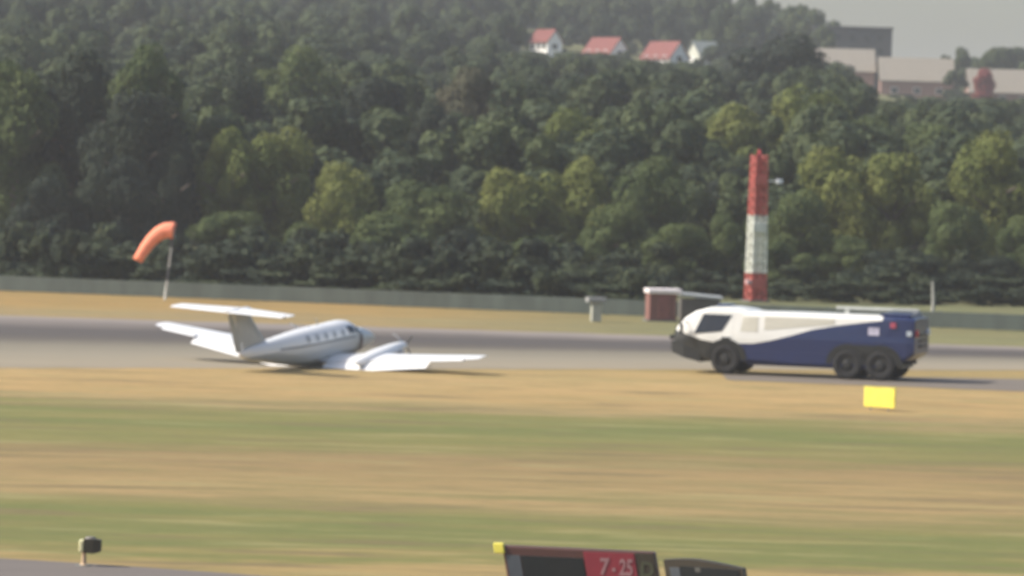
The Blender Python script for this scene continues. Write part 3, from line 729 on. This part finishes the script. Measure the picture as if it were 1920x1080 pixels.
# ------------------------------------------------------------------ windsock
def windsock():
    b = G(309, 562); e = empty('windsock', b); WPl = mat('white pole paint', (.62,.62,.58), .5, var=.08); BK = mat('dark pole band', (.09,.09,.10), .5)
    L = 4.35; top = Vector((.42, 0, L)); f_ = lambda t: top*t
    for a, c, m in ((0,.27,WPl),(.27,.46,BK),(.46,.74,WPl),(.74,1.0,BK)):
        MB().tube([f_(a), f_(c)], [.085-.03*a, .085-.03*c], 10).build('pole', m, e, smooth=True)
    hoop = MB(); hc = top+Vector((0,0,-.12)); r0 = .42
    OR = mat('sunlit orange cloth', (.92,.28,.16), .8, var=.1, scale=3, bump=.3)  # cloth colour lightened toward its overexposed, sunlit translucency
    # cloth tube that leaves the hoop to the left and droops
    path = []; rad = []
    P0, P1, P2, P3 = Vector((.05,0,-.12)), Vector((-.75,.0,.12)), Vector((-1.45,.0,-.7)), Vector((-2.15,.0,-2.0))
    for i in range(15):
        t = i/14; p = P0*(1-t)**3+P1*3*t*(1-t)**2+P2*3*t*t*(1-t)+P3*t**3; path.append(top+p); rad.append(.52-.22*t+.012*math.sin(i*2.4))
    sk = MB().tube(path, rad, 18, cap=False).build('sock', OR, e, smooth=True)
    md = sk.modifiers.new('t', 'SOLIDIFY'); md.thickness = .01
    ri = [path[0]+Vector((0, .46*math.cos(k*math.pi/10), .46*math.sin(k*math.pi/10))) for k in range(21)]
    MB().tube(ri, .025, 6).build('hoop', MET, e)
    tag(e, 'orange windsock drooping left from a banded leaning pole', 'windsock')
windsock()

# ------------------------------------------------------------------ red and white mast
def mast():
    b = G(1416, 566); e = empty('antenna_mast', b, (0,0,.35)); RM = mat('aviation red paint', (.42,.085,.065), .5, var=.12); WM = mat('off white mast paint', (.62,.63,.55), .5, var=.1)
    HT = 9.9; s0, s1 = .54, .40
    for z0, z1, m in ((0,1.95,RM),(1.95,5.85,WM),(5.85,HT,RM)):
        mb = MB(); hw = lambda z: s0+(s1-s0)*z/HT
        for sx_, sy_ in ((1,1),(1,-1),(-1,1),(-1,-1)):
            mb.tube([(sx_*hw(z0), sy_*hw(z0), z0), (sx_*hw(z1), sy_*hw(z1), z1)], .075, 8)
        n = max(2, round((z1-z0)/.62)); dz = (z1-z0)/n
        for k in range(n):
            a, c = z0+k*dz, z0+(k+1)*dz; ha, hc = hw(a), hw(c)
            for q in range(4):
                P = lambda s_, hh, z: Matrix.Rotation(q*math.pi/2, 3, 'Z') @ Vector((s_*hh, -hh, z))
                mb.tube([P(-1,ha,a+.03), P(1,hc,c-.03)], .045, 6); mb.tube([P(1,ha,a+.03), P(-1,hc,c-.03)], .045, 6); mb.tube([P(-1,ha,a+.05), P(1,ha,a+.05)], .05, 6)
        mb.build('mast_section', m, e)
        # cable tray and climbing ladder inside the lattice
        mc = MB(); mc.box((-.22,-.05,z0+.02),(.16,.18,z1-.02), bev=.02); mc.build('cable_duct', m, e)
    for z, m in ((8.2,RM),(5.0,WM),(1.25,RM)):       # aerial boxes
        MB().box((-.62,-.68,z-.35),(.35,-.42,z+.35), bev=.05).build('aerial_box', m, e)
    ar = MB(); ar.tube([(.35,-.3,8.15),(1.15,-.75,8.15)], .05, 6); ar.box((.95,-.95,8.0),(1.35,-.65,8.3), bev=.04); ar.build('side_lamp', LAMPW, e)
    MB().box((-.95,-.7,1.2),(-.6,-.4,1.5), bev=.04).build('junction_box', mat('pale pink enamel', (.6,.42,.42), .5), e)
    MB().tube([(0,0,HT),(0,0,HT+.35)], [.12,.1], 10).build('warning_lamp', LAMPR, e)
    MB().box((-.8,-.8,0),(.8,.8,.12), bev=.03).build('base', PM, e)
    tag(e, 'tall lattice mast painted in red, white and red bands behind the truck', 'mast')
mast()

def shelter():
    b = G(1240, 602); e = empty('equipment_hut', b, (0,0,.12)); W = mat('faded red cladding', (.19,.085,.07), .8, var=.12, stretch=(6,6,.4), scale=2)
    MB().box((-.85,-.8,.08),(.75,.8,1.62), bev=.03).build('wall', W, e)
    rf = MB(); rf.box((-.95,-.95,1.62),(1.05,.95,1.9), bev=.05); rf.build('roof', mat('white roof sheet', (.80,.72,.70), .5), e)
    MB().box((-.3,-.85,.15),(.35,-.79,1.5), bev=.01).build('door', mat('dull red door', (.19,.07,.06), .6), e)
    MB().box((-1,-1,0),(1,1,.08)).build('base', PM, e)
    tag(e, 'small faded red hut with white flat roof beside the nose of the truck', 'hut')
    e2 = empty('generator_shed', G(1307, 600), (0,0,.05))
    MB().box((-1.05,-.7,0),(1.3,.7,1.25), bev=.03).build('wall', mat('dark brown grey cladding', (.10,.09,.08), .8, var=.1), e2)
    r = MB(); r.add([(-1.15,-.85,1.42),(1.45,-.85,1.24),(1.45,.85,1.3),(-1.15,.85,1.48),(-1.15,-.85,1.58),(1.45,-.85,1.38),(1.45,.85,1.44),(-1.15,.85,1.64)], [(0,1,2,3),(4,5,6,7),(0,1,5,4),(1,2,6,5),(2,3,7,6),(3,0,4,7)])
    r.build('roof', mat('grey roof sheet', (.33,.34,.33), .6), e2)
    tag(e2, 'low dark shed with grey sloping roof between the red hut and the truck cab', 'shed')
    e3 = empty('cabinet', G(1117, 603), (0,0,.2)); CB = mat('pale grey green cabinet paint', (.36,.36,.30), .6)
    MB().box((-.28,-.25,0),(.28,.25,1.05), bev=.02).build('body', CB, e3); MB().box((-.56,-.42,1.12),(.52,.42,1.4), bev=.03).build('lid', mat('grey lid', (.26,.26,.25), .6), e3)
    MB().box((-.1,-.1,1.05),(.1,.1,1.12)).build('neck', CB, e3)
    tag(e3, 'pale cabinet on the far grass with a wide grey lid', 'cabinet')
    e4 = empty('marker_post', G(1748, 603)); pm = MB(); pm.tube([(0,0,0),(.03,0,1.2),(-.05,0,2.45)], [.13,.11,.08], 8); pm.build('post', mat('weathered grey timber', (.30,.30,.27), .8, var=.2), e4)
    MB().tube([(-.05,0,2.42),(-.05,0,2.5)], [.1,.07], 8).build('cap', PM, e4)
    tag(e4, 'thin grey post standing behind the tail of the truck', 'post')
shelter()

# ------------------------------------------------------------------ signs and lamps on the near grass
def text_mesh(s_, size, name, m, parent, loc, rot, sx=1.0):
    c = bpy.data.curves.new(name, 'FONT'); c.body = s_; c.size = size; c.align_x = 'CENTER'; c.align_y = 'CENTER'; c.extrude = .004; c.offset = .016
    t_ = bpy.data.objects.new('tmp', c); col.objects.link(t_); dg = bpy.context.evaluated_depsgraph_get(); me = bpy.data.meshes.new_from_object(t_.evaluated_get(dg))
    bpy.data.objects.remove(t_); o = bpy.data.objects.new(name, me); me.materials.clear(); me.materials.append(m); col.objects.link(o)
    o.parent = parent; o.location = loc; o.rotation_euler = rot; o.scale = (sx, 1, 1); return o
def yellow_sign():
    b = G(1649, 770); e = empty('marker_sign', b, (0,0,-.62))
    MB().box((-.70,-.05,.12),(.70,.05,.90), bev=.03).build('board', YEL, e)
    for x in (-.4, .4): MB().tube([(x,0,0),(x,0,.14)], .035, 8).build('leg', MET, e)
    MB().box((-.72,-.065,.89),(.72,.065,.93), bev=.015).build('frame', mat('olive yellow frame', (.55,.5,.06), .5), e)
    tag(e, 'bright yellow rectangular board standing in dry grass below the truck rear', 'sign')
yellow_sign()

def shear(k): 
    m = Matrix.Identity(4); m[0][2] = k; return m
def taxi_signs():
    BK = mat('glossy black panel', (.014,.016,.015), .3, var=.1); RP = mat('red sign panel', (.24,.025,.035), .45, var=.08); FRB = mat('brown red frame', (.085,.035,.025), .45, var=.1)
    GY = mat('blue grey reflection', (.07,.078,.085), .5); TW_ = mat('white lettering dimmed by shade', (.30,.15,.15), .5, var=.1); YD = mat('dull yellow lettering', (.065,.065,.032), .5); OLB = mat('brown black frame', (.04,.03,.016), .5)  # white letters dimmed to pink, haze and shade put into their colour
    tl = at(942, 1023, 98.7); tr_ = at(1225, 1036, 98.1); zt = (tl.z+tr_.z)/2
    W_ = (tr_-tl).length; k = -.20; T = shear(k)
    # local frame: x from 0 (left) to W, z up with the top at zt
    e = empty('taxiway_sign', (tl.x-k*zt, tl.y, 0), (0, math.radians(0), math.atan2(tr_.y-tl.y, tr_.x-tl.x)))
    print('sign top z', tl.z, tr_.z, W_)
    u = W_/283.0
    X = lambda px: (px-942)*u
    MB().box((-.02,0,.22),(W_+.02,.28,zt), bev=.04, T=T).build('housing', FRB, e)
    MB().box((X(946),-.02,.26),(X(972),.0,zt-.2), bev=.005, T=T).build('reflection_streak', GY, e)  # blue-grey reflection on the sign, painted as a strip
    MB().box((X(974),-.03,.26),(X(1090),.0,zt-.2), bev=.005, T=T).build('blank_panel', BK, e)
    MB().box((X(1093),-.03,.26),(X(1188),.0,zt-.05), bev=.005, T=T).build('red_panel', RP, e)
    MB().box((X(1191),-.035,.26),(W_,.0,zt-.03), bev=.005, T=T).build('location_panel', OLB, e)
    zc = zt-.38
    sh = k*zc
    text_mesh('7', .50, 'digit', TW_, e, (X(1128)+sh, -.037, zc), (math.pi/2,0,0), .8)
    text_mesh('-', .50, 'dash', TW_, e, (X(1146)+sh, -.037, zc), (math.pi/2,0,0), .5)
    text_mesh('25', .50, 'digit', TW_, e, (X(1169)+sh, -.037, zc), (math.pi/2,0,0), .62)
    text_mesh('D', .46, 'letter', YD, e, (X(1208)+sh, -.042, zc-.02), (math.pi/2,0,0), .9)
    for x in (.4, W_/2, W_-.4): MB().tube([(x,.14,0),(x,.14,.26)], .045, 8).build('leg', MET, e)
    MB().box((-.2,-.06,zt-.17),(.03,.14,zt+.05), bev=.02, T=T).build('end_cap', YEL, e)
    tag(e, 'long black and red runway holding sign with a yellow corner at the bottom edge', 'sign')
    # second sign, seen from its plain side
    tl2 = at(1242, 1041, 97.9); tr2 = at(1388, 1057, 97.2); W2 = (tr2-tl2).length; z2 = (tl2.z+tr2.z)/2-.02
    e2 = empty('taxiway_sign', (tl2.x+.0-k*z2, tl2.y, 0), (0, 0, math.atan2(tr2.y-tl2.y, tr2.x-tl2.x)))
    T2 = shear(k); arch = []
    n = 10; pts = [(0,.22)]+[(W2*i/n, z2-.0-.09*abs(2*i/n-.7)**1.5) for i in range(n+1)]+[(W2,.22)]
    v = [(x+k*z, y, z) for y in (0, .26) for x, z in pts]; m_ = len(pts)
    f = [tuple(range(m_)), tuple(range(m_, 2*m_))]+[(i, (i+1) % m_, m_+(i+1) % m_, m_+i) for i in range(m_)]
    MB().add(v, f).build('housing', OLB, e2)
    MB().box((.12,-.02,.26),(.36,0,z2-.2), bev=.004, T=T2).build('reflection_streak', GY, e2)  # painted reflection streak on the second sign
    MB().box((.38,-.025,.26),(W2-.08,0,z2-.16), bev=.004, T=T2).build('blank_panel', BK, e2)
    MB().box((W2*.40,-.035,z2-.27),(W2*.47,-.02,z2-.17), bev=.004, T=T2).build('label_plate', mat('dull grey label', (.09,.085,.07), .6), e2)
    for x in (.25, W2-.3): MB().tube([(x,.13,0),(x,.13,.26)], .045, 8).build('leg', MET, e2)
    tag(e2, 'shorter plain black sign box right of the red runway sign', 'sign')
taxi_signs()

def edge_light():
    b = G(157, 1061); e = empty('edge_light', b)
    MB().tube([(0,0,0),(0,0,.06),(0,0,.26),(0,0,.34)], [.12,.06,.05,.06], 12).build('stem', mat('sand coloured stem', (.50,.35,.22), .6), e, smooth=True)
    MB().box((-.11,-.17,.33),(.0,.17,.60), bev=.03).build('lamp', mat('cream sunlit half', (.80,.74,.42), .4), e)  # sunlit left side, its brightness put into the cream colour
    MB().loft([[(x, y, z) for y, z in ((-hw,z0),(hw,z0),(hw,z1),(-hw,z1))] for x, hw, z0, z1 in ((.003,.19,.31,.63),(.22,.19,.30,.63),(.36,.16,.33,.61),(.39,.12,.36,.58))]).build('shaded_half', mat('dark brown hood', (.045,.036,.018), .6), e)  # dark right side, its shade put into colour and shape
    MB().tube([(.14,0,.62),(.14,0,.67)], [.14,.1], 12).build('cap', mat('grey hood top', (.17,.15,.13), .6), e)
    MB().tube([(0,0,.0),(0,0,.025)], [.2,.19], 16).build('base', PM, e)
    tag(e, 'low edge light with painted shaded half and cream sunlit half beside the near pavement', 'light')
edge_light()

# ------------------------------------------------------------------ haze
def haze():
    o = MB().box((-1900, -110, -1.5), (1900, 4100, 75)).build('haze', bpy.data.materials.new('haze'))
    m = o.data.materials[0]; m.use_nodes = True; t = m.node_tree
    for n in list(t.nodes):
        if n.type != 'OUTPUT_MATERIAL': t.nodes.remove(n)
    v = t.nodes.new('ShaderNodeVolumePrincipled'); v.inputs['Color'].default_value = (.93, .95, 1, 1); v.inputs['Density'].default_value = .00018
    v.inputs['Anisotropy'].default_value = .2
    t.links.new(v.outputs[0], t.nodes['Material Output'].inputs['Volume'])
    tag(o, 'pale summer haze over the airfield', 'haze', kind='stuff')
haze()
